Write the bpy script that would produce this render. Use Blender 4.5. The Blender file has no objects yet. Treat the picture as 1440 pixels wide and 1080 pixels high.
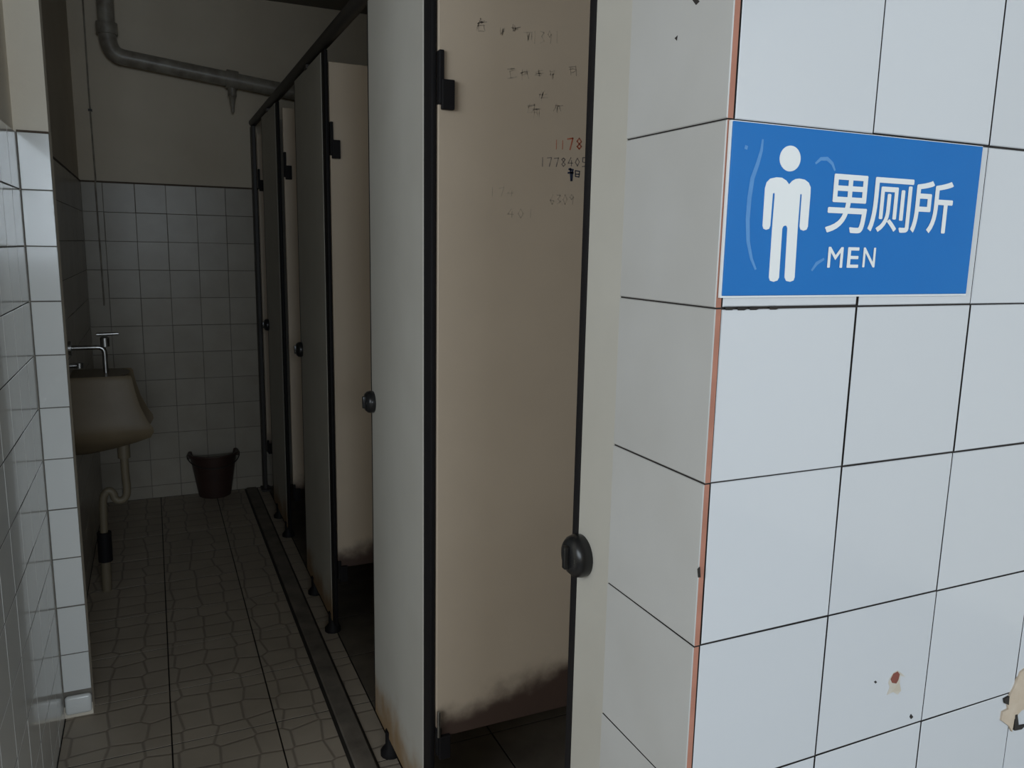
import bpy, bmesh, math, random
from mathutils import Vector, Matrix
from mathutils.geometry import tessellate_polygon
random.seed(7)
C = bpy.context.scene.collection
S = bpy.context.scene

# ------------------------------------------------------------------ camera
YAW, PITCH, ROLL, FPX = 0.427349, 0.170884, 0.0195465, 1111.35
EYE = Vector((-0.432723, -0.531022, 1.44875))
F = Vector((math.sin(YAW)*math.cos(PITCH), math.cos(YAW)*math.cos(PITCH), -math.sin(PITCH)))
R0 = Vector((math.cos(YAW), -math.sin(YAW), 0)); U0 = R0.cross(F)
R = R0*math.cos(ROLL) + U0*math.sin(ROLL)
U = -R0*math.sin(ROLL) + U0*math.cos(ROLL)
cd = bpy.data.cameras.new('camera'); cam = bpy.data.objects.new('camera', cd); C.objects.link(cam)
cd.sensor_fit = 'HORIZONTAL'; cd.sensor_width = 36.0; cd.lens = FPX*36.0/1440.0
cd.clip_start = 0.02
cam.matrix_world = Matrix(((R.x, U.x, -F.x, EYE.x), (R.y, U.y, -F.y, EYE.y), (R.z, U.z, -F.z, EYE.z), (0, 0, 0, 1)))
S.camera = cam

def hit(x, y, ax, v):
    """photo pixel -> point where its ray meets the plane (axis ax = v)"""
    d = F + R*((x-720)/FPX) + U*((540-y)/FPX)
    return EYE + d*((v-EYE[ax])/d[ax])

# ------------------------------------------------------------------ light, world, exposure
w = bpy.data.worlds.new('overcast_sky'); S.world = w; w.use_nodes = True
w.node_tree.nodes['Background'].inputs[0].default_value = (0.72, 0.86, 1.0, 1)
w.node_tree.nodes['Background'].inputs[1].default_value = 0.25
def area(name, loc, sx, sy, power, col, rot):
    l = bpy.data.lights.new(name, 'AREA'); l.shape = 'RECTANGLE'; l.size = sx; l.size_y = sy
    l.energy = power; l.color = col
    o = bpy.data.objects.new(name, l); C.objects.link(o); o.location = loc; o.rotation_euler = rot
    return o
# daylight entering through the two open sides of the entrance porch: behind the photographer and at the end of the porch
area('daylight_behind', (.55, -4.26, 1.95), 3.6, 1.3, 114.0, (0.78, 0.89, 1.0), (math.radians(90), 0, 0))
area('daylight_side', (-2.66, -1.0, 1.95), 2.3, 1.3, 50.0, (0.84, 0.92, 1.0), (math.radians(90), 0, math.radians(-90)))
vs = S.view_settings
vs.view_transform = 'Standard'; vs.look = 'None'; vs.gamma = 1.0; vs.use_curve_mapping = False
vs.exposure = 0.0

# ------------------------------------------------------------------ helpers
def link(name, me, mats, parent=None):
    o = bpy.data.objects.new(name, me); C.objects.link(o)
    if mats:
        for m in (mats if isinstance(mats, (list, tuple)) else [mats]):
            if m.name not in [x.name for x in me.materials if x]: me.materials.append(m)
    if parent: o.parent = parent; o.matrix_parent_inverse = Matrix()
    return o
def obj(name, bm, mats, parent=None, smooth=False):
    me = bpy.data.meshes.new(name)
    bmesh.ops.recalc_face_normals(bm, faces=bm.faces[:])
    bm.to_mesh(me); bm.free()
    if smooth:
        for p in me.polygons: p.use_smooth = True
    return link(name, me, mats, parent)
def autosm(o, ang=40):
    me = o.data
    for p in me.polygons: p.use_smooth = True
    bm = bmesh.new(); bm.from_mesh(me)
    for e in bm.edges:
        e.smooth = not (len(e.link_faces) == 2 and e.calc_face_angle(0) > math.radians(ang))
    bm.to_mesh(me); bm.free(); return o
def tag(o, label, cat=None, group=None, kind=None):
    o['label'] = label
    if cat: o['category'] = cat
    if group: o['group'] = group
    if kind: o['kind'] = kind
    return o
def thing(name, label, cat, loc=(0, 0, 0), group=None):
    o = bpy.data.objects.new(name, None); C.objects.link(o); o.location = loc; o.empty_display_size = .1
    return tag(o, label, cat, group, 'thing')
def box(bm, a, b, bev=0.0, seg=1):
    a = Vector(a); b = Vector(b)
    r = bmesh.ops.create_cube(bm, size=1.0)
    bmesh.ops.scale(bm, vec=(b-a), verts=r['verts'])
    bmesh.ops.translate(bm, vec=(a+b)/2, verts=r['verts'])
    if bev:
        es = list({e for v in r['verts'] for e in v.link_edges})
        bmesh.ops.bevel(bm, geom=es, offset=bev, segments=seg, affect='EDGES', profile=.5)
    return bm
def B(a, b, bev=0.0, seg=1): return box(bmesh.new(), a, b, bev, seg)
def tube(bm, pts, r, n=12, caps=True):
    pts = [Vector(p) for p in pts]; rings = []
    ref = None
    for i, p in enumerate(pts):
        t = (pts[min(i+1, len(pts)-1)] - pts[max(i-1, 0)]).normalized()
        if ref is None:
            ref = Vector((0, 0, 1)) if abs(t.z) < .9 else Vector((0, 1, 0))
        a = t.cross(ref).normalized(); b = a.cross(t).normalized(); ref = b
        rr = r[i] if isinstance(r, (list, tuple)) else r
        rings.append([bm.verts.new(p + a*math.cos(2*math.pi*k/n)*rr + b*math.sin(2*math.pi*k/n)*rr) for k in range(n)])
    for q, s in zip(rings, rings[1:]):
        for k in range(n): bm.faces.new((q[k], q[(k+1) % n], s[(k+1) % n], s[k]))
    if caps:
        bm.faces.new(rings[0][::-1]); bm.faces.new(rings[-1])
    return bm
def bend(a, b, c, n=6):
    a, b, c = Vector(a), Vector(b), Vector(c)
    return [a*(1-t)**2 + b*2*t*(1-t) + c*t*t for t in [i/n for i in range(n+1)]]
def prism(bm, pts, y0, y1):
    """outline of (x, z) points extruded between y0 and y1"""
    f = [bm.verts.new((x, y0, z)) for x, z in pts]; g = [bm.verts.new((x, y1, z)) for x, z in pts]
    n = len(pts)
    for t in tessellate_polygon([[Vector((x, z, 0)) for x, z in pts]]):
        bm.faces.new([f[k] for k in t]); bm.faces.new([g[k] for k in t][::-1])
    for i in range(n): bm.faces.new((f[i], g[i], g[(i+1) % n], f[(i+1) % n]))
    return bm

# ------------------------------------------------------------------ materials
def mat(name, col, rough=.5, metal=0.0, coat=0.0, var=.0, vscale=6.0, dark=None, bump=0.0, bscale=40.0, rand=0.0, spec=.5, vdetail=4):
    m = bpy.data.materials.new(name); m.use_nodes = True
    nt = m.node_tree; b = nt.nodes['Principled BSDF']
    b.inputs['Roughness'].default_value = rough; b.inputs['Metallic'].default_value = metal
    b.inputs['Coat Weight'].default_value = coat; b.inputs['Specular IOR Level'].default_value = spec
    col = (*col, 1)
    geo = nt.nodes.new('ShaderNodeNewGeometry')
    ns = nt.nodes.new('ShaderNodeTexNoise'); ns.inputs['Scale'].default_value = vscale; ns.inputs['Detail'].default_value = vdetail
    nt.links.new(geo.outputs['Position'], ns.inputs['Vector'])
    mp = nt.nodes.new('ShaderNodeMapRange'); mp.inputs[1].default_value = .35; mp.inputs[2].default_value = .75
    mp.inputs[3].default_value = 0; mp.inputs[4].default_value = var
    nt.links.new(ns.outputs['Fac'], mp.inputs[0])
    mx = nt.nodes.new('ShaderNodeMix'); mx.data_type = 'RGBA'
    mx.inputs[6].default_value = col
    d = dark or tuple(c*.5 for c in col[:3]); mx.inputs[7].default_value = (*d, 1)
    nt.links.new(mp.outputs[0], mx.inputs[0])
    out = mx.outputs[2]
    if rand:
        oi = nt.nodes.new('ShaderNodeObjectInfo'); hs = nt.nodes.new('ShaderNodeHueSaturation')
        mr = nt.nodes.new('ShaderNodeMapRange'); mr.inputs[3].default_value = 1-rand; mr.inputs[4].default_value = 1+rand*.3
        nt.links.new(oi.outputs['Random'], mr.inputs[0]); nt.links.new(mr.outputs[0], hs.inputs['Value'])
        nt.links.new(out, hs.inputs['Color']); out = hs.outputs[0]
    nt.links.new(out, b.inputs['Base Color'])
    if bump:
        n2 = nt.nodes.new('ShaderNodeTexNoise'); n2.inputs['Scale'].default_value = bscale; n2.inputs['Detail'].default_value = 3
        nt.links.new(geo.outputs['Position'], n2.inputs['Vector'])
        bp = nt.nodes.new('ShaderNodeBump'); bp.inputs['Strength'].default_value = bump; bp.inputs['Distance'].default_value = .01
        nt.links.new(n2.outputs['Fac'], bp.inputs['Height']); nt.links.new(bp.outputs[0], b.inputs['Normal'])
    m['out'] = mx.name
    return m
M = {}
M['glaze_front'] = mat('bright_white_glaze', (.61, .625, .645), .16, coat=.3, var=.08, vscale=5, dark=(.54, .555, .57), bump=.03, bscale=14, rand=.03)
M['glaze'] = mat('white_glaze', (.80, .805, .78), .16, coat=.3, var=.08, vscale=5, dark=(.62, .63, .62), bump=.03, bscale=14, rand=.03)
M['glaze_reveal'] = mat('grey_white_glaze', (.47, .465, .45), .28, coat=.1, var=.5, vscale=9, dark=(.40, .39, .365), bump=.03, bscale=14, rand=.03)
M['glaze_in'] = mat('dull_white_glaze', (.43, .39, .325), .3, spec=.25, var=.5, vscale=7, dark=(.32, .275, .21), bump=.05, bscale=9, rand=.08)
M['clay'] = mat('terracotta_clay', (.43, .19, .13), .85, var=.7, vscale=30, dark=(.30, .125, .08))
M['grime'] = mat('black_joint_grime', (.018, .015, .013), .9, var=.6, vscale=25, dark=(.05, .04, .033))
M['grout_in'] = mat('grey_joint_grime', (.22, .20, .17), .9, var=.7, vscale=20, dark=(.11, .095, .08))
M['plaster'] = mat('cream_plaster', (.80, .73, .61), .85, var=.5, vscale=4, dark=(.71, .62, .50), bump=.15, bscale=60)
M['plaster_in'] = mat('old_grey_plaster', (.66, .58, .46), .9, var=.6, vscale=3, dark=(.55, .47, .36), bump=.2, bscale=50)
M['ceil'] = mat('grey_ceiling_paint', (.24, .22, .185), .9, var=.5, vscale=3, bump=.1)
M['rubber'] = mat('black_rubber', (.012, .011, .012), .6, var=.3, vscale=20, spec=.2)
M['blackplastic'] = mat('black_plastic', (.014, .014, .015), .28, var=.2, vscale=20)
M['rail'] = mat('dark_rail_paint', (.035, .030, .026), .5, var=.5, vscale=12)
M['cast'] = mat('painted_cast_iron', (.34, .31, .255), .38, var=.9, vscale=16, dark=(.14, .115, .09), bump=.1)
M['chrome'] = mat('dull_chrome', (.50, .50, .49), .3, metal=1.0, var=.5, vscale=20)
M['ceramic'] = mat('yellowed_ceramic', (.18, .138, .085), .4, spec=.2, var=.6, vscale=7, dark=(.13, .096, .055))
M['pvc'] = mat('cream_pvc', (.20, .165, .11), .5, var=.6, vscale=9, dark=(.14, .105, .065))
M['bucket'] = mat('maroon_plastic', (.055, .028, .022), .5, var=.5, vscale=9)
M['ink'] = mat('faded_ink', (.34, .285, .225), .8, var=.9, vscale=90, dark=(.56, .46, .36))
M['ink_faint'] = mat('very_faded_ink', (.44, .37, .29), .8, var=1, vscale=70, dark=(.60, .50, .385))
M['ink_dark'] = mat('dark_ink', (.13, .115, .12), .8, var=.8, vscale=90, dark=(.42, .35, .28))
M['ink_blue'] = mat('blue_black_ink', (.035, .045, .085), .7, var=.4, vscale=80)
M['ink_red'] = mat('red_ink', (.50, .11, .055), .8, var=.8, vscale=90, dark=(.56, .36, .25))
M['blue'] = mat('sign_blue', (.008, .15, .46), .3, spec=.2, var=.25, vscale=12, dark=(.012, .18, .5))
M['white'] = mat('sign_white', (.78, .79, .78), .35, var=.2, vscale=20, dark=(.72, .73, .74))
M['smear'] = mat('pale_scuff', (.075, .26, .56), .45, var=.5, vscale=60, dark=(.015, .165, .47))
M['chip'] = mat('chipped_clay', (.22, .065, .045), .85, var=.6, vscale=60, dark=(.12, .04, .03))
M['putty'] = mat('tan_putty', (.55, .46, .36), .85, var=.6, vscale=40, dark=(.40, .30, .2))
M['putty_stain'] = mat('tan_stain', (.50, .44, .35), .5, var=.8, vscale=70, dark=(.58, .57, .54))
M['cement'] = mat('dirty_cement', (.22, .19, .155), .8, var=.7, vscale=10, dark=(.065, .055, .045), bump=.2)
M['dirt'] = mat('dark_floor_grime', (.03, .026, .022), .6, var=.5, vscale=10)

def stained(name, col, dk, stain, level_nodes, rough=.55, var=.7, vs_=3.0):
    """board laminate with a soiled area of its own irregular shape"""
    m = mat(name, col, rough, var=var, vscale=vs_, dark=dk, vdetail=5)
    nt = m.node_tree; b = nt.nodes['Principled BSDF']; mx = nt.nodes[m['out']]
    geo = nt.nodes.new('ShaderNodeNewGeometry'); sep = nt.nodes.new('ShaderNodeSeparateXYZ')
    nt.links.new(geo.outputs['Position'], sep.inputs[0])
    fac = level_nodes(nt, sep)
    n = nt.nodes.new('ShaderNodeTexNoise'); n.inputs['Scale'].default_value = 9; n.inputs['Detail'].default_value = 5
    nt.links.new(geo.outputs['Position'], n.inputs['Vector'])
    ad = nt.nodes.new('ShaderNodeMath'); ad.operation = 'MULTIPLY_ADD'; ad.inputs[1].default_value = .16
    nt.links.new(n.outputs['Fac'], ad.inputs[0]); nt.links.new(fac, ad.inputs[2])
    mr = nt.nodes.new('ShaderNodeMapRange'); mr.interpolation_type = 'SMOOTHSTEP'
    mr.inputs[1].default_value = .05; mr.inputs[2].default_value = .13
    mr.inputs[3].default_value = 0; mr.inputs[4].default_value = .95
    nt.links.new(ad.outputs[0], mr.inputs[0])
    m2 = nt.nodes.new('ShaderNodeMix'); m2.data_type = 'RGBA'; m2.inputs[7].default_value = (*stain, 1)
    nt.links.new(mr.outputs[0], m2.inputs[0]); nt.links.new(mx.outputs[2], m2.inputs[6])
    nt.links.new(m2.outputs[2], b.inputs['Base Color'])
    return m
def lin(nt, sep, a, ax, c):
    """a*coord + c for one axis"""
    k = nt.nodes.new('ShaderNodeMath'); k.operation = 'MULTIPLY_ADD'
    k.inputs[1].default_value = a; k.inputs[2].default_value = c
    nt.links.new(sep.outputs[ax], k.inputs[0]); return k.outputs[0]
def add(nt, p, q, op='ADD'):
    k = nt.nodes.new('ShaderNodeMath'); k.operation = op
    nt.links.new(p, k.inputs[0]); nt.links.new(q, k.inputs[1]); return k.outputs[0]
# door: rust-brown soil along the foot, climbing away from the hinge
M['door'] = stained('beige_door_laminate', (.63, .52, .40), (.54, .44, .335), (.055, .028, .022),
                    lambda nt, s: add(nt, lin(nt, s, -1.0, 2, .335), lin(nt, s, .24, 0, -.03)))
M['partition'] = mat('grey_partition_laminate', (.42, .39, .33), .55, var=.6, vscale=4, dark=(.34, .31, .26))
# fixed panel: yellowish soil low down on the latch edge of each panel
M['panel'] = stained('grey_panel_laminate', (.53, .51, .455), (.475, .45, .395), (.33, .21, .105),
                     lambda nt, s: lin(nt, s, -.55, 2, .085), vs_=5)

# floor tile: anti-slip pattern of small rounded cells pressed into each tile
def floor_material():
    m = bpy.data.materials.new('pebble_pattern_floor_tile'); m.use_nodes = True
    nt = m.node_tree; b = nt.nodes['Principled BSDF']; b.inputs['Roughness'].default_value = .55
    geo = nt.nodes.new('ShaderNodeNewGeometry')
    mp = nt.nodes.new('ShaderNodeMapping'); mp.inputs['Scale'].default_value = (1/.098, 1/.098, 0)
    nt.links.new(geo.outputs['Position'], mp.inputs[0])
    v = nt.nodes.new('ShaderNodeTexVoronoi'); v.feature = 'DISTANCE_TO_EDGE'; v.voronoi_dimensions = '2D'
    v.inputs['Scale'].default_value = 1; v.inputs['Randomness'].default_value = .3
    nt.links.new(mp.outputs[0], v.inputs['Vector'])
    r = nt.nodes.new('ShaderNodeMapRange'); r.inputs[1].default_value = .012; r.inputs[2].default_value = .06
    nt.links.new(v.outputs['Distance'], r.inputs[0])
    n = nt.nodes.new('ShaderNodeTexNoise'); n.inputs['Scale'].default_value = 7; n.inputs['Detail'].default_value = 5
    nt.links.new(geo.outputs['Position'], n.inputs['Vector'])
    c1 = nt.nodes.new('ShaderNodeMix'); c1.data_type = 'RGBA'
    c1.inputs[6].default_value = (.50, .43, .345, 1); c1.inputs[7].default_value = (.34, .285, .225, 1)
    nt.links.new(n.outputs['Fac'], c1.inputs[0])
    c2 = nt.nodes.new('ShaderNodeMix'); c2.data_type = 'RGBA'; c2.inputs[6].default_value = (.27, .225, .18, 1)
    nt.links.new(r.outputs[0], c2.inputs[0]); nt.links.new(c1.outputs[2], c2.inputs[7])
    nt.links.new(c2.outputs[2], b.inputs['Base Color'])
    bp = nt.nodes.new('ShaderNodeBump'); bp.inputs['Strength'].default_value = .5; bp.inputs['Distance'].default_value = .002
    nt.links.new(r.outputs[0], bp.inputs['Height']); nt.links.new(bp.outputs[0], b.inputs['Normal'])
    return m
M['floor'] = floor_material()
M['floor_stall'] = mat('dark_floor_tile', (.16, .135, .105), .6, var=.8, vscale=8, dark=(.07, .058, .046), bump=.15, bscale=30)  # stall floor tiles, much darker than the aisle tiles
M['floor_out'] = mat('pale_hall_floor_tile', (.20, .195, .18), .4, var=.5, vscale=5)

# ------------------------------------------------------------------ tiles
_cache = {}
def tile_mesh(wd, ht, t, face, side, bev=.0008):
    k = (round(wd, 4), round(ht, 4), round(t, 4), face, side)
    if k in _cache: return _cache[k]
    me = bpy.data.meshes.new('tile'); x, y = wd/2, ht/2; b = bev
    vs_ = []
    for (px, py, pz) in ((x, y, 0), (x, y, t-b), (x-b, y-b, t)):
        vs_ += [(-px, -py, pz), (px, -py, pz), (px, py, pz), (-px, py, pz)]
    fs = [(3, 2, 1, 0)]
    for l in (0, 4):
        for i in range(4): fs.append((l+i, l+(i+1) % 4, l+4+(i+1) % 4, l+4+i))
    fs.append((8, 9, 10, 11))
    me.from_pydata(vs_, [], fs); me.materials.append(M[face]); me.materials.append(M[side])
    if side == 'clay':
        me.materials.append(M['grime'])      # only the end edge of a reveal tile shows bare clay
    for i in range(1, 5): me.polygons[i].material_index = 2 if side == 'clay' and i != 2 else 1
    _cache[k] = me; return me
def tiles(parent, name, origin, u, v, us, vs_, face, side, t=.006, gap=.0018, jit=1.0, skip=None):
    """a field of tiles: us / vs_ are joint lines along u and v from origin; faces look along u x v"""
    o, u, v = Vector(origin), Vector(u), Vector(v); n = u.cross(v)
    out = {}
    for i, (a, b) in enumerate(zip(us, us[1:])):
        for j, (c, d) in enumerate(zip(vs_, vs_[1:])):
            if skip and skip(i, j): continue
            me = tile_mesh(abs(b-a)-gap, abs(d-c)-gap, t, face, side)
            q = bpy.data.objects.new(name, me); C.objects.link(q)
            rx, ry = (random.gauss(0, .0022)*jit for _ in 'xy')
            p = o + u*((a+b)/2 + random.gauss(0, .00025)*jit) + v*((c+d)/2 + random.gauss(0, .00025)*jit) - n*t
            m = Matrix(((u.x, v.x, n.x, p.x), (u.y, v.y, n.y, p.y), (u.z, v.z, n.z, p.z), (0, 0, 0, 1)))
            q.matrix_world = m @ Matrix.Rotation(rx, 4, 'X') @ Matrix.Rotation(ry, 4, 'Y')
            q.parent = parent; out[i, j] = q
    return out
def steps(a, b, s, first=None):
    """joint lines from a to b every s (first = position of one known joint)"""
    r = [a]; x = a + s if first is None else first
    if first is not None:
        while x - s > a + .012: x -= s
    while x < b - .012: r.append(x); x += s
    r.append(b); return r
def struct(name, bm, m, label, parent=None):
    o = obj(name, bm, m, parent); return tag(o, label, kind='structure')

XL, YN, XN, YB, ZC, XS = -.745, 2.03, -.667, 4.25, 2.76, .126
XR, XO, YO, DADO, TT, XW, YE = 1.30, 2.60, -4.20, 1.731, .152, -2.6, .95

# ------------------------------------------------------------------ the room
fl = struct('floor', B((XW-.1, YO-.1, -.12), (XO+.1, YB+.1, -.009)), M['dirt'], 'dark grimy floor laid with pressed pebble pattern tiles')
xs = [XL + .0] + [-.450, -.156, .138] + [.138+.294*k for k in range(1, 4)] + [XR]
ys_in = steps(.0, YB, .3065, 1.7735)
tiles(fl, 'floor_tile', (0, 0, 0), (1, 0, 0), (0, 1, 0), xs[:4], ys_in, 'floor', 'dirt', t=.009, gap=.004, jit=.4)
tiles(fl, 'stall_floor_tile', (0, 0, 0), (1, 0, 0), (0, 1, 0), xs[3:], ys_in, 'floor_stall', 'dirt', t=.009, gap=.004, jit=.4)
tiles(fl, 'hall_floor_tile', (0, 0, 0), (1, 0, 0), (0, 1, 0), steps(XW, XO, .4), [-x for x in steps(0, 4.2, .4)][::-1], 'floor_out', 'dirt', t=.009, gap=.003, jit=.3)

tiles(fl, 'hall_floor_tile', (0, 0, 0), (1, 0, 0), (0, 1, 0), steps(XW, XL, .4), steps(0, YE, .4), 'floor_out', 'dirt', t=.009, gap=.003, jit=.3)

struct('ceiling', B((XW-.1, YO-.1, ZC), (XO+.1, YB+.1, ZC+.1)), M['ceil'], 'dark grey painted ceiling over the washroom')

wl = struct('wall_left', B((XL-.12, YE, 0), (XL-.006, YN+.05, ZC)), M['plaster'], 'cream plaster wall with white tiled dado beside the doorway nib')
obj('joint_bed', B((XL-.0065, YE, 0), (XL-.003, YN, DADO)), M['grout_in'], wl)
rows = [0] + [DADO-TT*k for k in range(11, -1, -1)]
ysl = [-x for x in steps(-YN, -YE, .152)][::-1]
tiles(wl, 'wall_tile', (XL, 0, 0), (0, 1, 0), (0, 0, 1), ysl, rows, 'glaze', 'grime', gap=.003, jit=.7)

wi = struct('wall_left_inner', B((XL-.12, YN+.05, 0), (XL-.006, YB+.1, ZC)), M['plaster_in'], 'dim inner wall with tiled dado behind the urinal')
obj('joint_bed', B((XL-.0065, YN+.06, 0), (XL-.003, YB, DADO+.012)), M['grout_in'], wi)
rows_b = [0] + [DADO+.014-TT*k for k in range(11, -1, -1)]
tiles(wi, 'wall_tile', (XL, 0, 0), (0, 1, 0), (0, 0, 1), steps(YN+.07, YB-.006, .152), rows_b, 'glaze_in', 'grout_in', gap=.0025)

wn = struct('wall_nib', B((XL-.006, YN+.006, 0), (XN-.001, YN+.065, ZC)), M['plaster'], 'narrow projecting wall nib faced with one column of white tiles')
obj('joint_bed', B((XL, YN+.0025, 0.04), (XN-.001, YN+.0065, DADO)), M['grout_in'], wn)
tiles(wn, 'wall_tile', (0, YN, 0), (1, 0, 0), (0, 0, 1), [XL+.001, XN], [.088]+rows[2:], 'glaze', 'grout_in', gap=.003)
bm = bmesh.new()
box(bm, (XL+.004, YN-.016, .018), (XN-.002, YN+.004, .078), .009, 3)
o = obj('foot_tile', bm, M['glaze'], wn); autosm(o)

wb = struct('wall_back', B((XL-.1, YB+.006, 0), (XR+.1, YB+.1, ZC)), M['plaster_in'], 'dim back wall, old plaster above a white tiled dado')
obj('joint_bed', B((XL, YB+.0025, 0), (XR, YB+.0065, DADO+.012)), M['grout_in'], wb)
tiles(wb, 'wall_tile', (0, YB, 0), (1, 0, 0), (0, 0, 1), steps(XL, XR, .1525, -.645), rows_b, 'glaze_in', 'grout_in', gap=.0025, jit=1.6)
struct('wall_right', B((XR, .15, 0), (XR+.1, YB+.1, ZC)), M['plaster_in'], 'plain plaster wall behind the cubicles')

# dark line of dirt on the top edge of the inner dado and the nib
M['ledge'] = mat('ledge_dirt', (.085, .06, .042), .9, var=.6, vscale=25, dark=(.15, .115, .085))
obj('dado_edge', B((XL, YB-.001, DADO+.0125), (XR, YB+.0062, DADO+.0215)), M['ledge'], wb)
obj('dado_edge', B((XL-.0062, YN+.07, DADO+.0125), (XL+.001, YB-.001, DADO+.0215)), M['ledge'], wi)
obj('dado_edge', B((XL+.001, YN+.0005, DADO-.0008), (XN-.001, YN+.0062, DADO+.0045)), M['ledge'], wn)

# front wall that carries the sign, one tile thick reveal at its end
WT = .15457
wf = struct('wall_front', B((0.0, .0065, 0), (XO+.1, .150, ZC)), M['plaster_in'], 'white tiled wall end carrying the blue sign')
ROW0 = 1.554
zr = [0] + [ROW0+TT*2-TT*k for k in range(12, -1, -1)]
zr = [z for z in zr if z >= 0]
obj('joint_bed', B((.0005, .0022, 0), (XO, .0068, zr[-1])), M['grime'], wf)
ft = tiles(wf, 'wall_tile', (0, 0, 0), (1, 0, 0), (0, 0, 1), steps(.0008, XO, WT), zr, 'glaze_front', 'grime', gap=.0019)
obj('reveal_joint_bed', B((-.0042, .002, 0), (.0002, .150, zr[-1])), M['grime'], wf)
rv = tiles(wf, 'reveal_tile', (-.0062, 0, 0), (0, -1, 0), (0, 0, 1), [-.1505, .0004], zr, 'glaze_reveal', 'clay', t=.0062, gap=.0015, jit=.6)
struct('wall_facade', B((XW, YE, 0), (XL-.12, YE+.15, ZC)), M['plaster'], 'plain plaster porch wall continuing past the tiled dado corner')
struct('wall_porch_end', B((XO, YO-.1, 0), (XO+.1, 0.0065, ZC)), M['plaster'], 'plain end wall of the porch beside the sign wall')
bm = bmesh.new()
box(bm, (XW-.1, -2.2, 0), (XW, YE+.15, 1.28)); box(bm, (XW-.1, .2, 1.28), (XW, YE+.15, 2.62)); box(bm, (XW-.1, YO-.1, 2.62), (XW, YE+.15, ZC)); box(bm, (XW-.1, YO-.1, 0), (XW, -2.2, 2.62))
struct('wall_porch_side', bm, M['plaster'], 'porch side wall with a wide opening to the open air')
bm = bmesh.new()
box(bm, (XW, YO-.1, 0), (XO, YO, 1.28)); box(bm, (XW, YO-.1, 2.62), (XO, YO, ZC))
box(bm, (XW, YO-.1, 1.28), (-1.27, YO, 2.62)); box(bm, (2.37, YO-.1, 1.28), (XO, YO, 2.62))
struct('wall_porch_rear', bm, M['plaster'], 'porch rear wall with a wide opening to the open air')

# chips and patches on the front wall
def blob(name, cx, cz, pts, y, m, parent, th=.0006):
    bm = bmesh.new(); prism(bm, [(cx+a, cz+b) for a, b in pts], y-th, y+.0004)
    o = obj(name, bm, m, None); o.parent = parent; o.matrix_parent_inverse = parent.matrix_world.inverted(); return o
bpy.context.view_layer.update()
def px(x, y, yy=0.0):
    q = hit(x, y, 1, yy); return q.x, q.z
def pxblob(name, pts, m, parent, th=.0006, y=0.0):
    return blob(name, 0, 0, [px(a, b, y) for a, b in pts], y, M[m], parent, th)
pxblob('chip', [(1252, 955), (1256, 947), (1262, 944), (1265, 948), (1263, 956), (1260, 961), (1254, 960)], 'chip', wf, .0004)
pxblob('chip_rim', [(1251, 954), (1256, 946), (1262, 943), (1268, 947), (1273, 952), (1266, 950), (1265, 961), (1267, 971), (1262, 977), (1256, 973), (1247, 977), (1251, 966), (1249, 960)], 'putty_stain', wf, .00025)
pxblob('spot', [(1279, 1008), (1281, 1004), (1284, 1008), (1281, 1011)], 'grime', wf, .0004)
pxblob('spot', [(1229, 959), (1231, 957), (1233, 959), (1231, 961)], 'grime', wf, .0004)
pxblob('putty_patch', [(1433, 944), (1441, 938), (1452, 960), (1446, 992), (1434, 998), (1424, 1010), (1421, 1028), (1417, 1020), (1406, 1012), (1408, 1000), (1416, 996), (1414, 985), (1424, 966)], 'putty', wf, .0022)
pxblob('spot', [(1410, 982), (1417, 978), (1416, 990), (1411, 988)], 'grime', wf, .0024)
pxblob('crack', [(1425, 1004), (1428, 1003), (1430, 1020), (1440, 1018), (1434, 1024), (1424, 1026)], 'grime', wf, .0026)
for (a, b) in ((1020, 434), (1037, 434.5), (1054, 434), (1082, 433.5)):   # wider chipped joint below the sign
    pxblob('joint_chip', [(a, b-1.5), (a+9, b-2), (a+14, b), (a+9, b+2), (a+1, b+2)], 'grime', wf, .0003)
def rvblob(name, pts, m):
    q = [hit(x, y, 0, -.0062) for x, y in pts]
    bm = bmesh.new(); f = [bm.verts.new((-.0062-.0004, p.y, p.z)) for p in q]; g = [bm.verts.new((-.0062+.0004, p.y, p.z)) for p in q]
    bm.faces.new(f); bm.faces.new(g[::-1])
    for i in range(len(q)): bm.faces.new((f[i], g[i], g[(i+1) % len(q)], f[(i+1) % len(q)]))
    return obj(name, bm, M[m], wf)
rvblob('spot', [(974, 0), (979, -3), (984, 2), (979, 7)], 'grime')
rvblob('spot', [(949, 54), (953, 50), (952, 57)], 'grime')
rvblob('spot', [(981, 800), (984, 797), (985, 812), (982, 812)], 'grime')

# curb line along the cubicles
cb = struct('trim_1', B((.015, .15, -.004), (.072, YB-.01, .010), .003), M['cement'], 'narrow dirty cement curb running along the cubicle fronts')
obj('gap_line', B((.004, .15, -.006), (.0155, YB-.01, .0015)), M['dirt'], cb)
obj('gap_line', B((.0715, .15, -.006), (.080, YB-.01, .0015)), M['dirt'], cb)

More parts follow.
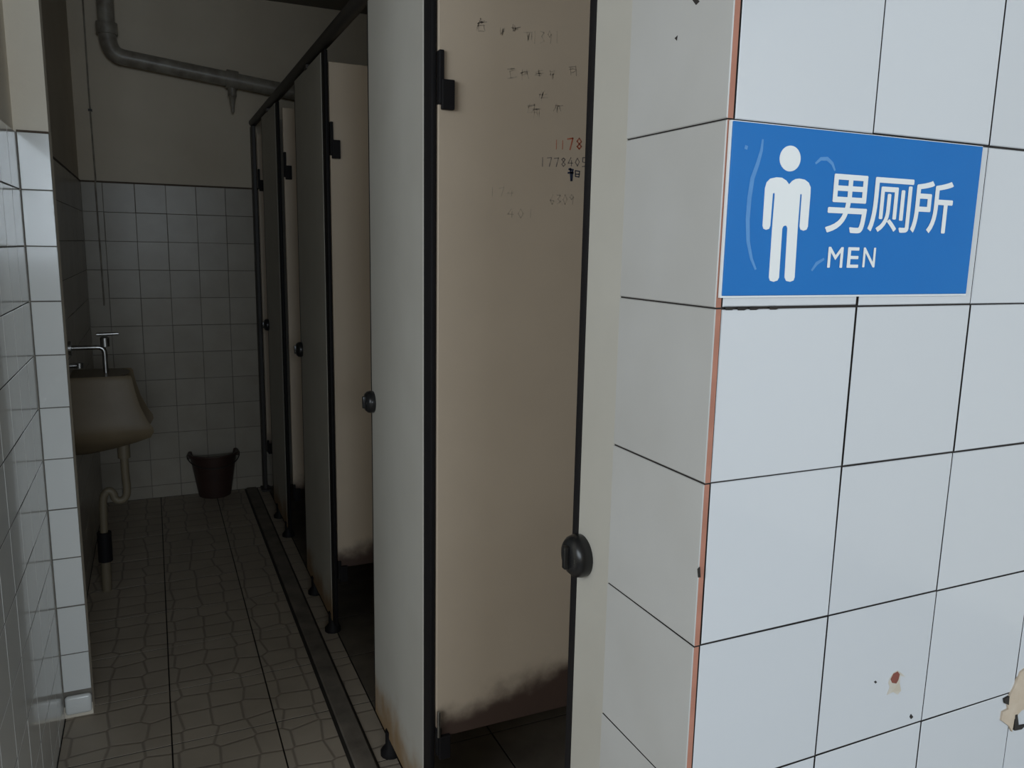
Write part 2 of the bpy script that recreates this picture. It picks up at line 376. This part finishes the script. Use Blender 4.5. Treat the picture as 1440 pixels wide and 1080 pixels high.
# ------------------------------------------------------------------ sign
sg = thing('restroom_sign', 'blue rectangular men\'s washroom sign with white figure and lettering', 'sign', (.1462, -.001, 1.412))
def onsign(o):
    o.parent = sg; o.matrix_parent_inverse = Matrix.Translation(-Vector((.1462, -.001, 1.412))); return o
onsign(obj('backing_plate', B((-.0042, -.0030, 1.4110), (.2964, -.0002, 1.5526)), M['white']))
onsign(obj('blue_face', B((-.0030, -.0046, 1.4127), (.2946, -.0029, 1.5519), .0004), M['blue']))
YS = -.0046
def sp(x, y):   # position in the close view of the sign -> point on its face
    q = hit(1000+x*440/1440, 150+y*300/982, 1, YS); return q.x, q.z
def flat(name, pts, m, th=.0004):
    return onsign(obj(name, prism(bmesh.new(), pts, YS-th, YS+.0003), M[m]))
h0 = sp(363, 239)
flat('figure_head', [(h0[0]+.0113*math.cos(a*math.pi/16), h0[1]+.0104*math.sin(a*math.pi/16)) for a in range(32)], 'white')
body = [(358, 358), (372, 342), (388, 333), (405, 331), (430, 336), (448, 350), (457, 372), (456, 400), (444, 552), (438, 566), (424, 571), (410, 566), (406, 552), (416, 408), (414, 401), (409, 404),
        (398, 545), (383, 785), (378, 800), (362, 806), (344, 802), (337, 786), (350, 560), (346, 549), (339, 547), (331, 551), (326, 562), (311, 787), (304, 800), (286, 806), (270, 801), (265, 786), (281, 545),
        (292, 404), (290, 396), (283, 400), (271, 548), (266, 562), (252, 567), (240, 562), (236, 548), (247, 375), (255, 348), (272, 331), (300, 325), (325, 327), (345, 340)]
flat('figure_body', [sp(*p) for p in body], 'white')
def glyph(ch, x0, x1, z0, z1, name):
    c = bpy.data.curves.new('g', 'FONT'); c.body = ch; c.resolution_u = 6
    t = bpy.data.objects.new('g', c); C.objects.link(t)
    dg = bpy.context.evaluated_depsgraph_get(); me = bpy.data.meshes.new_from_object(t.evaluated_get(dg))
    bpy.data.objects.remove(t); bpy.data.curves.remove(c)
    X = [v.co.x for v in me.vertices]; Z = [v.co.y for v in me.vertices]
    ax, bx, az, bz = min(X), max(X), min(Z), max(Z)
    for v in me.vertices:
        v.co = Vector((x0+(v.co.x-ax)/(bx-ax)*(x1-x0), YS-.0004, z0+(v.co.y-az)/(bz-az)*(z1-z0)))
    bold = .00055 if len(ch.encode()) > 1 else .0003      # stroke weight
    bm = bmesh.new()
    for k, (ox, oz) in enumerate(((0, 0), (-bold, 0), (bold, 0), (0, -bold), (0, bold))):
        old = set(bm.verts); bm.from_mesh(me)
        for v in bm.verts:
            if v not in old: v.co += Vector((ox, -.00002*k, oz))
    bpy.data.meshes.remove(me)
    return onsign(obj(name, bm, M['white']))
glyph('男', .1030, .1500, 1.4675, 1.5165, 'character')
glyph('厕', .1535, .2060, 1.4695, 1.5163, 'character')
glyph('所', .2075, .2600, 1.4700, 1.5168, 'character')
glyph('M', .1092, .1265, 1.4370, 1.4545, 'letter')
glyph('E', .1324, .1458, 1.4371, 1.4546, 'letter')
glyph('N', .1514, .1661, 1.4376, 1.4547, 'letter')
def smear(pts, r):
    P = [sp(*p) for p in pts]; L, Rr = [], []
    for i, (x, z) in enumerate(P):
        a, b = P[max(i-1, 0)], P[min(i+1, len(P)-1)]; dx, dz = b[0]-a[0], b[1]-a[1]; l = math.hypot(dx, dz) or 1
        rr = r*(.35+.65*math.sin(math.pi*(i+.4)/(len(P)-.2)))
        L.append((x-dz/l*rr, z+dx/l*rr)); Rr.append((x+dz/l*rr, z-dx/l*rr))
    bm = bmesh.new(); A = [bm.verts.new((x, YS-.0001, z)) for x, z in L]; D = [bm.verts.new((x, YS-.0001, z)) for x, z in Rr]
    for k in range(len(A)-1): bm.faces.new((A[k], A[k+1], D[k+1], D[k]))
    onsign(obj('scuff', bm, M['smear']))
smear([(238, 150), (232, 200), (215, 260), (190, 330), (176, 420), (168, 520), (170, 620), (185, 700), (205, 750)], .0022)
smear([(480, 262), (505, 240), (535, 240), (558, 262), (570, 295)], .0017)
smear([(462, 755), (485, 722), (520, 700)], .0016)
smear([(155, 185), (168, 190)], .002)

# ------------------------------------------------------------------ cubicle fronts
T2 = .009     # half thickness of the boards
CUB = ['cubicle with scrawled graffiti on its open beige door, beside the sign wall',
       'cubicle behind the yellow stained panel, second from the sign wall, door open',
       'third cubicle from the sign wall, between the second and the last cubicle',
       'last cubicle, against the back wall with the bucket']
cub = [thing('toilet_cubicle', l, 'cubicle', group='toilet cubicles in a row') for l in CUB]
def knob(parent, y, z):
    bm = bmesh.new()
    n = 28
    prof = [(0, .0300), (.008, .0310), (.016, .0290), (.022, .0235), (.024, .016)]
    rings = []
    for d, r in prof:
        rings.append([bm.verts.new((XS-T2-d, y+r*1.05*math.cos(2*math.pi*k/n), z+r*1.02*math.sin(2*math.pi*k/n))) for k in range(n)])
    for a, b in zip(rings, rings[1:]):
        for k in range(n): bm.faces.new((a[k], a[(k+1) % n], b[(k+1) % n], b[k]))
    bm.faces.new(rings[0][::-1]); bm.faces.new(rings[-1])
    box(bm, (XS-T2-.031, y-.005, z-.017), (XS-T2-.015, y+.005, z+.017), .002, 2)
    autosm(obj('latch_knob', bm, M['blackplastic'], parent), 35)
    obj('latch_indicator', B((XS-T2-.0235, y-.020, z-.003), (XS-T2-.0195, y-.0145, z+.003)), M['chrome'], parent)
def foot(parent, y):
    bm = bmesh.new()
    tube(bm, [(XS, y, .0), (XS, y, .012), (XS, y, .03), (XS, y, .075)], [.030, .030, .016, .016], 16)
    autosm(obj('foot', bm, M['rubber'], parent), 40)
PANELS = [(.152, .432), (1.165, 1.630), (2.262, 2.790), (3.335, 3.810)]
for i, (a, b) in enumerate(PANELS):
    t = obj('front_panel', B((XS-T2, a, .055), (XS+T2, b, 2.075), .0015), M['panel'], cub[i])
    if i:
        autosm(obj('hinge_strip', B((XS-T2+.001, a-.053, .055), (XS+.004, a-.0005, 2.075), .003, 2), M['rubber'], t))
    autosm(obj('latch_strip', B((XS-T2-.0005, b, .055), (XS+T2, b+(.018 if i == 0 else .008), 2.075), .002, 2), M['rubber'], t))
    knob(t, b-.014, 1.010 + .004*i)
    for y in ((a+.035, b-.14) if i else (a+.04,)): foot(t, y)
    obj('rail_clip', B((XS-.014, (a+b)/2-.02, 2.07), (XS+.014, (a+b)/2+.02, 2.0835)), M['rail'], t)
    if i:      # partition running back from the panel to the rear wall
        y = (a+b)/2 + .02
        p = obj('partition', B((XS+T2+.002, y-T2, .26), (XR-.004, y+T2, 2.04)), M['partition'], cub[i])
        for z in (.5, 1.7): obj('wall_bracket', B((XR-.03, y-.02, z), (XR-.0005, y+.02, z+.05)), M['rubber'], p)
        bm = bmesh.new(); tube(bm, [(XR-.12, y, 0), (XR-.12, y, .27)], .012, 12); autosm(obj('leg', bm, M['rubber'], p))
ps = obj('wall_post', B((XS-.018, 4.168, 0), (XS+.0035, 4.243, 2.082), .004, 2), M['rail'], cub[3])
obj('base_plate', B((XS-.03, 4.15, 0), (XS+.02, 4.243, .012)), M['rail'], ps)

rl = thing('head_rail', 'dark head rail running above the cubicle fronts', 'rail')
bm = bmesh.new(); tube(bm, [(XS, .15, 2.105), (XS, YB-.01, 2.105)], .021, 16)
autosm(obj('tube', bm, M['rail'], rl))
bm = bmesh.new(); tube(bm, [(XS, YB-.016, 2.105), (XS, YB-.001, 2.105)], .0215, 16)
autosm(obj('wall_flange', bm, M['rail'], rl))

# doors, all swung inwards, each hung on the far side of its opening
DOORS = [(1.112, .60), (2.212, .54), (3.215, .36), (4.150, .30)]
doors = []
for i, (y, wd) in enumerate(DOORS):
    x0 = XS+.006
    t = obj('door', B((x0, y-.006, .285), (x0+wd, y+.010, 2.037), .001), M['door'], cub[i])
    for z, s in ((1.760, 1), (.262, -1)):
        bm = B((x0+.004, y-.018, z-.030), (x0+.032, y-.006, z+.030), .002, 2)
        box(bm, (x0-.001, y-.014, z-.02), (x0+.010, y+.004, z+.088 if s > 0 else z+.05), .002, 2)
        obj('hinge', bm, M['rubber'], t)
    if i == 0: obj('hinge_plate', B((x0-.001, y-.019, .292), (x0+.006, y-.012, .36), .002, 2), M['chrome'], t)
    doors.append(t)

# graffiti: pen strokes on the face of the nearest door
YD = DOORS[0][0] - .006
def pen(name, strokes, r, m):
    bm = bmesh.new()
    for st in strokes:
        P = [hit(x, y, 1, YD) for x, y in st]
        for p, q in zip(P, P[1:]):
            dx, dz = q.x-p.x, q.z-p.z; l = math.hypot(dx, dz) or 1e-6
            ex, ez = dx/l*r*.6, dz/l*r*.6; nx, nz = -dz/l*r, dx/l*r
            q4 = [(p.x-ex+nx, p.z-ez+nz), (q.x+ex+nx, q.z+ez+nz), (q.x+ex-nx, q.z+ez-nz), (p.x-ex-nx, p.z-ez-nz)]
            f = [bm.verts.new((x, YD-.0003, z)) for x, z in q4]; g = [bm.verts.new((x, YD+.0003, z)) for x, z in q4]
            bm.faces.new(f); bm.faces.new(g[::-1])
            for k in range(4): bm.faces.new((f[k], g[k], g[(k+1) % 4], f[(k+1) % 4]))
    return obj(name, bm, M[m], doors[0])
DG = {'1': [[(.5, 0), (.45, 1)]], '7': [[(.1, .05), (.85, 0), (.45, 1)]],
      '8': [[(.5, .48), (.2, .25), (.5, 0), (.8, .25), (.2, .75), (.5, 1), (.8, .75), (.5, .48)]],
      '4': [[(.6, 0), (.1, .6), (.9, .6)], [(.7, .3), (.65, 1)]], '0': [[(.5, 0), (.15, .5), (.5, 1), (.85, .5), (.5, 0)]],
      '9': [[(.8, .25), (.5, 0), (.2, .25), (.5, .5), (.8, .25), (.65, 1)]], '5': [[(.85, 0), (.25, 0), (.2, .45), (.75, .55), (.7, .95), (.15, 1)]],
      '3': [[(.2, 0), (.8, .1), (.4, .45), (.85, .75), (.15, 1)]], '6': [[(.7, 0), (.2, .6), (.5, 1), (.8, .7), (.25, .6)]], '(': [[(.8, 0), (.3, .5), (.7, 1)]]}
def write(name, txt, x, y, wd, ht, r, m, adv=1.25):
    st = []
    for k, c in enumerate(txt):
        for s in DG[c]: st.append([(x+k*wd*adv+a*wd, y+b*ht+random.uniform(-.6, .6)) for a, b in s])
    pen(name, st, r, m)
def scrawl(name, cx, cy, wd, ht, n, r, m):
    st = []
    for k in range(n):
        if random.random() < .55: a = (cx-wd/2+random.random()*wd*.3, cy-ht/2+random.random()*ht); b = (cx+wd/2-random.random()*wd*.3, a[1]-random.random()*ht*.2)
        else: a = (cx-wd*.3+random.random()*wd*.6, cy-ht/2+random.random()*ht*.3); b = (a[0]-random.uniform(-.2, .3)*wd, cy+ht/2-random.random()*ht*.3)
        st.append([a, ((a[0]+b[0])/2+random.uniform(-1, 1), (a[1]+b[1])/2+random.uniform(-1, 1)), b])
    pen(name, st, r, m)
write('pen_number', '78(', 797, 195, 10, 15, .0016, 'ink_red')
write('pen_number', '11', 779, 197, 7, 13, .0008, 'ink_red')
write('pen_number', '1778405', 759, 222, 8, 12, .0010, 'ink_dark', 1.22)
pen('pen_mark', [[(800, 238), (806, 239)], [(799, 243), (806, 243)], [(802, 237), (803, 254)], [(805, 241), (804, 254)]], .0021, 'ink_blue')
pen('pen_mark', [[(809, 240), (815, 241), (814, 249), (809, 248), (809, 240)], [(809, 245), (815, 245)]], .0012, 'ink_blue')
for x, y, m in ((678, 30, 'ink'), (677, 38, 'ink_faint'), (706, 44, 'ink_faint'), (725, 40, 'ink'), (743, 52, 'ink_faint')): scrawl('pen_scrawl', x, y, 14, 13, 5, .0009, m)
write('pen_number', '1391', 748, 44, 8, 17, .0009, 'ink_faint', 1.3)
for x, y, m in ((720, 104, 'ink_faint'), (738, 105, 'ink_faint'), (757, 104, 'ink_faint'), (777, 105, 'ink_faint'), (806, 100, 'ink'), (748, 152, 'ink_faint'), (764, 134, 'ink_faint'), (785, 152, 'ink'), (754, 160, 'ink_faint')): scrawl('pen_scrawl', x, y, 14, 15, 5, .0009, m)
write('pen_number', '174', 688, 264, 9, 12, .0008, 'ink_faint', 1.4)
write('pen_number', '6309', 772, 274, 8, 13, .0010, 'ink_faint', 1.15)
write('pen_number', '401', 713, 294, 10, 12, .0009, 'ink_faint', 1.4)

# ------------------------------------------------------------------ urinal on the left wall
YU = 3.0
ur = thing('urinal', 'yellowed ceramic wall urinal hung on the tiled side wall', 'urinal', (XL, YU, .60))
def inur(o): o.parent = ur; o.matrix_parent_inverse = Matrix.Translation(-Vector((XL, YU, .60))); return o
lev = [(.605, .05, .06, 0), (.625, .14, .085, 0), (.650, .22, .115, 0), (.672, .275, .138, 0), (.695, .288, .145, .03), (.712, .285, .146, .12), (.74, .268, .142, .165),
       (.80, .243, .132, .16), (.86, .228, .122, .14), (.895, .222, .118, .10), (.912, .220, .116, .03), (.922, .214, .112, 0)]
bm = bmesh.new(); rings = []
for z, d, hw, rec in lev:
    o_ = []
    for k in range(13):      # outer wall and front lip, from one side round to the other
        a = math.pi*k/12; c, s = math.cos(a), math.sin(a)
        yy = hw*(abs(c)**.55)*(1 if c > 0 else -1); xx = d*(s**.55)
        o_.append((xx, yy))
    inn = []
    for k in range(13):      # hollow of the bowl
        a = math.pi*(12-k)/12; c, s = math.cos(a), math.sin(a)
        yy = (hw-.02)*(abs(c)**.6)*(1 if c > 0 else -1)
        front = d*(max(0, 1-(abs(yy)/hw)**3.6)**.27)-.004
        inn.append((front-rec*(s**.6), yy))
    # the front face is the hollow: sides first, then the recessed curve
    loop = [(0, hw)] + [(front_, hw*f) for front_, f in ((d*.55, 1.0), (d*.9, .99), (d, .95))]
    loop += [(x, y) for x, y in reversed(inn)]
    loop += [(d, -hw*.95), (d*.9, -hw*.99), (d*.55, -hw), (0, -hw)]
    rings.append([bm.verts.new((XL+.0005+max(x, 0.02 if 0 < i < len(loop)-1 else 0), YU+y, z)) for i, (x, y) in enumerate(loop)])
for a, b in zip(rings, rings[1:]):
    for k in range(len(a)): bm.faces.new((a[k], a[(k+1) % len(a)], b[(k+1) % len(b)], b[k]))
bm.faces.new(rings[0][::-1]); bm.faces.new(rings[-1])
autosm(inur(obj('bowl', bm, M['ceramic'])), 50)
pth = [(-.575, YU, .64), (-.575, YU, .50), (-.572, YU, .44)] + bend((-.572, YU, .43), (-.574, YU, .378), (-.608, YU, .384)) + bend((-.61, YU, .386), (-.622, YU, .394), (-.622, YU, .405), 4) + bend((-.622, YU, .41), (-.632, YU, .438), (-.648, YU, .428)) + bend((-.65, YU, .424), (-.664, YU, .412), (-.664, YU, .38), 4) + [(-.668, YU, .24)]
bm = bmesh.new(); tube(bm, pth, .0155, 14); tr = autosm(inur(obj('drain_trap', bm, M['pvc'])))
bm = bmesh.new(); tube(bm, [(-.575, YU, .565), (-.575, YU, .625)], .024, 16); autosm(inur(obj('trap_nut', bm, M['pvc'])))
bm = bmesh.new(); tube(bm, [(-.668, YU, .255), (-.669, YU, .13)], .027, 16); autosm(inur(obj('drain_sleeve', bm, M['rubber'])))
bm = bmesh.new(); tube(bm, [(-.669, YU, .14), (-.672, YU, -.004)], .019, 16); autosm(inur(obj('floor_drain_pipe', bm, M['pvc'])))
fv = thing('flush_valve', 'chrome flush valve on the wall above the urinal', 'valve', (XL, YU, 1.0))
def infv(o): o.parent = fv; o.matrix_parent_inverse = Matrix.Translation(-Vector((XL, YU, 1.0))); return o
bm = bmesh.new(); tube(bm, [(XL, YU, 1.025), (XL+.010, YU, 1.025), (XL+.011, YU, 1.025)], [.028, .028, .016], 16); autosm(infv(obj('wall_rose', bm, M['chrome'])))
bm = bmesh.new(); tube(bm, [(XL+.01, YU, 1.025), (-.65, YU, 1.025)] + bend((-.645, YU, 1.025), (-.620, YU, 1.025), (-.620, YU, 1.0), 5) + [(-.620, YU, .915)], .0095, 12); autosm(infv(obj('flush_pipe', bm, M['chrome'])))
bm = bmesh.new(); tube(bm, [(-.617, YU, 1.028), (-.617, YU, 1.062), (-.617, YU, 1.070)], [.017, .017, .008], 14); autosm(infv(obj('valve_body', bm, M['chrome'])))
bm = bmesh.new(); tube(bm, [(-.645, YU, 1.076), (-.566, YU, 1.078)], [.007, .006], 12); autosm(infv(obj('handle', bm, M['chrome'])))
bm = bmesh.new(); tube(bm, [(-.712, YU-.004, .945), (-.712, YU-.004, .965)], .014, 14); tube(bm, [(XL, YU-.004, .955), (-.712, YU-.004, .955)], .009, 12)
autosm(infv(obj('stop_valve', bm, M['chrome'])))

# ------------------------------------------------------------------ drain pipe on the back wall
dp = thing('drain_pipe', 'grey cast iron drain pipe bending along the back wall near the ceiling', 'pipe', (-.58, YB-.07, 2.4))
def indp(o): o.parent = dp; o.matrix_parent_inverse = Matrix.Translation(-Vector((-.58, YB-.07, 2.4))); return o
YP = YB-.07
a, b = hit(165, 79, 1, YP), hit(402, 128, 1, YP); e = a+(b-a)*3.6
vx = hit(150, 40, 1, YP).x
bm = bmesh.new(); tube(bm, [(vx, YP, ZC-.002), (vx, YP, a.z+.11)], .039, 18); autosm(indp(obj('riser', bm, M['cast'])))
bm = bmesh.new(); tube(bm, bend((vx, YP, a.z+.115), (vx, YP, a.z+.004), a+(b-a)*.03, 9), .041, 18); autosm(indp(obj('elbow', bm, M['cast'])))
bm = bmesh.new(); tube(bm, [a+(b-a)*.02, Vector((XR-.002, YP, a.z+(b-a).z*(XR-a.x)/(b-a).x))], .039, 18); autosm(indp(obj('run', bm, M['cast'])))
bm = bmesh.new(); tube(bm, [(vx, YP, a.z+.10), (vx, YP, a.z+.155)], .050, 18); autosm(indp(obj('collar', bm, M['cast'])))
c = a+(b-a)*.66; d = (b-a).normalized()
bm = bmesh.new(); tube(bm, [c-d*.03, c+d*.03], .049, 18); autosm(indp(obj('collar', bm, M['cast'])))
bm = bmesh.new(); tube(bm, [c+Vector((0, 0, -.03)), c+Vector((0, 0, -.085)), c+Vector((0, 0, -.09)), c+Vector((.0, 0, -.17))], [.022, .022, .017, .006], 12); autosm(indp(obj('rodding_plug', bm, M['cast'])))
bm = bmesh.new(); q = c+d*.16; tube(bm, [q+Vector((0, 0, .03)), q+Vector((0, .066, .03))], .008, 8); indp(obj('hanger', bm, M['rail']))

cn = thing('wall_cable', 'thin dark cable running down the back wall corner below the drain pipe', 'cable')
bm = bmesh.new(); tube(bm, [(-.675, YB-.003, ZC-.01), (-.677, YB-.003, 2.2), (-.673, YB-.003, 1.75), (-.676, YB-.007, 1.745), (-.672, YB-.007, 1.1)], .004, 8)
autosm(obj('cable', bm, M['cast'], cn))
obj('cable_clip', B((-.685, YB-.012, 2.1), (-.667, YB+.006, 2.11)), M['rail'], cn)

# ------------------------------------------------------------------ bucket on the floor
pb = hit(304, 700, 2, 0); BX, BY = pb.x, pb.y+.07
bk = thing('bucket', 'dark maroon plastic bucket on the floor by the back wall', 'bucket', (BX, BY, 0))
def inbk(o): o.parent = bk; o.matrix_parent_inverse = Matrix.Translation(-Vector((BX, BY, 0))); return o
bm = bmesh.new(); n = 28
prof = [(.0, .004), (.080, .004), (.084, .0), (.088, .004), (.126, .240), (.137, .243), (.140, .251), (.137, .257), (.126, .257), (.122, .249), (.085, .012), (.0, .012)]
rings = []
for r, z in prof: rings.append([bm.verts.new((BX+max(r, .001)*math.cos(2*math.pi*k/n), BY+max(r, .001)*math.sin(2*math.pi*k/n), z)) for k in range(n)])
for p, q in zip(rings, rings[1:]):
    for k in range(n): bm.faces.new((p[k], p[(k+1) % n], q[(k+1) % n], q[k]))
autosm(inbk(obj('pail', bm, M['bucket'])), 35)
bm = bmesh.new()
tube(bm, [(BX+.141*math.cos(t), BY-.141*math.sin(t)*.98, .240-.05*math.sin(t)) for t in [math.pi*k/16 for k in range(17)]], .003, 8)
autosm(inbk(obj('handle', bm, M['rail'])))
for s in (-1, 1): inbk(obj('handle_lug', B((BX+s*.131-.012, BY-.012, .225), (BX+s*.131+.012, BY+.012, .249), .003), M['bucket']))
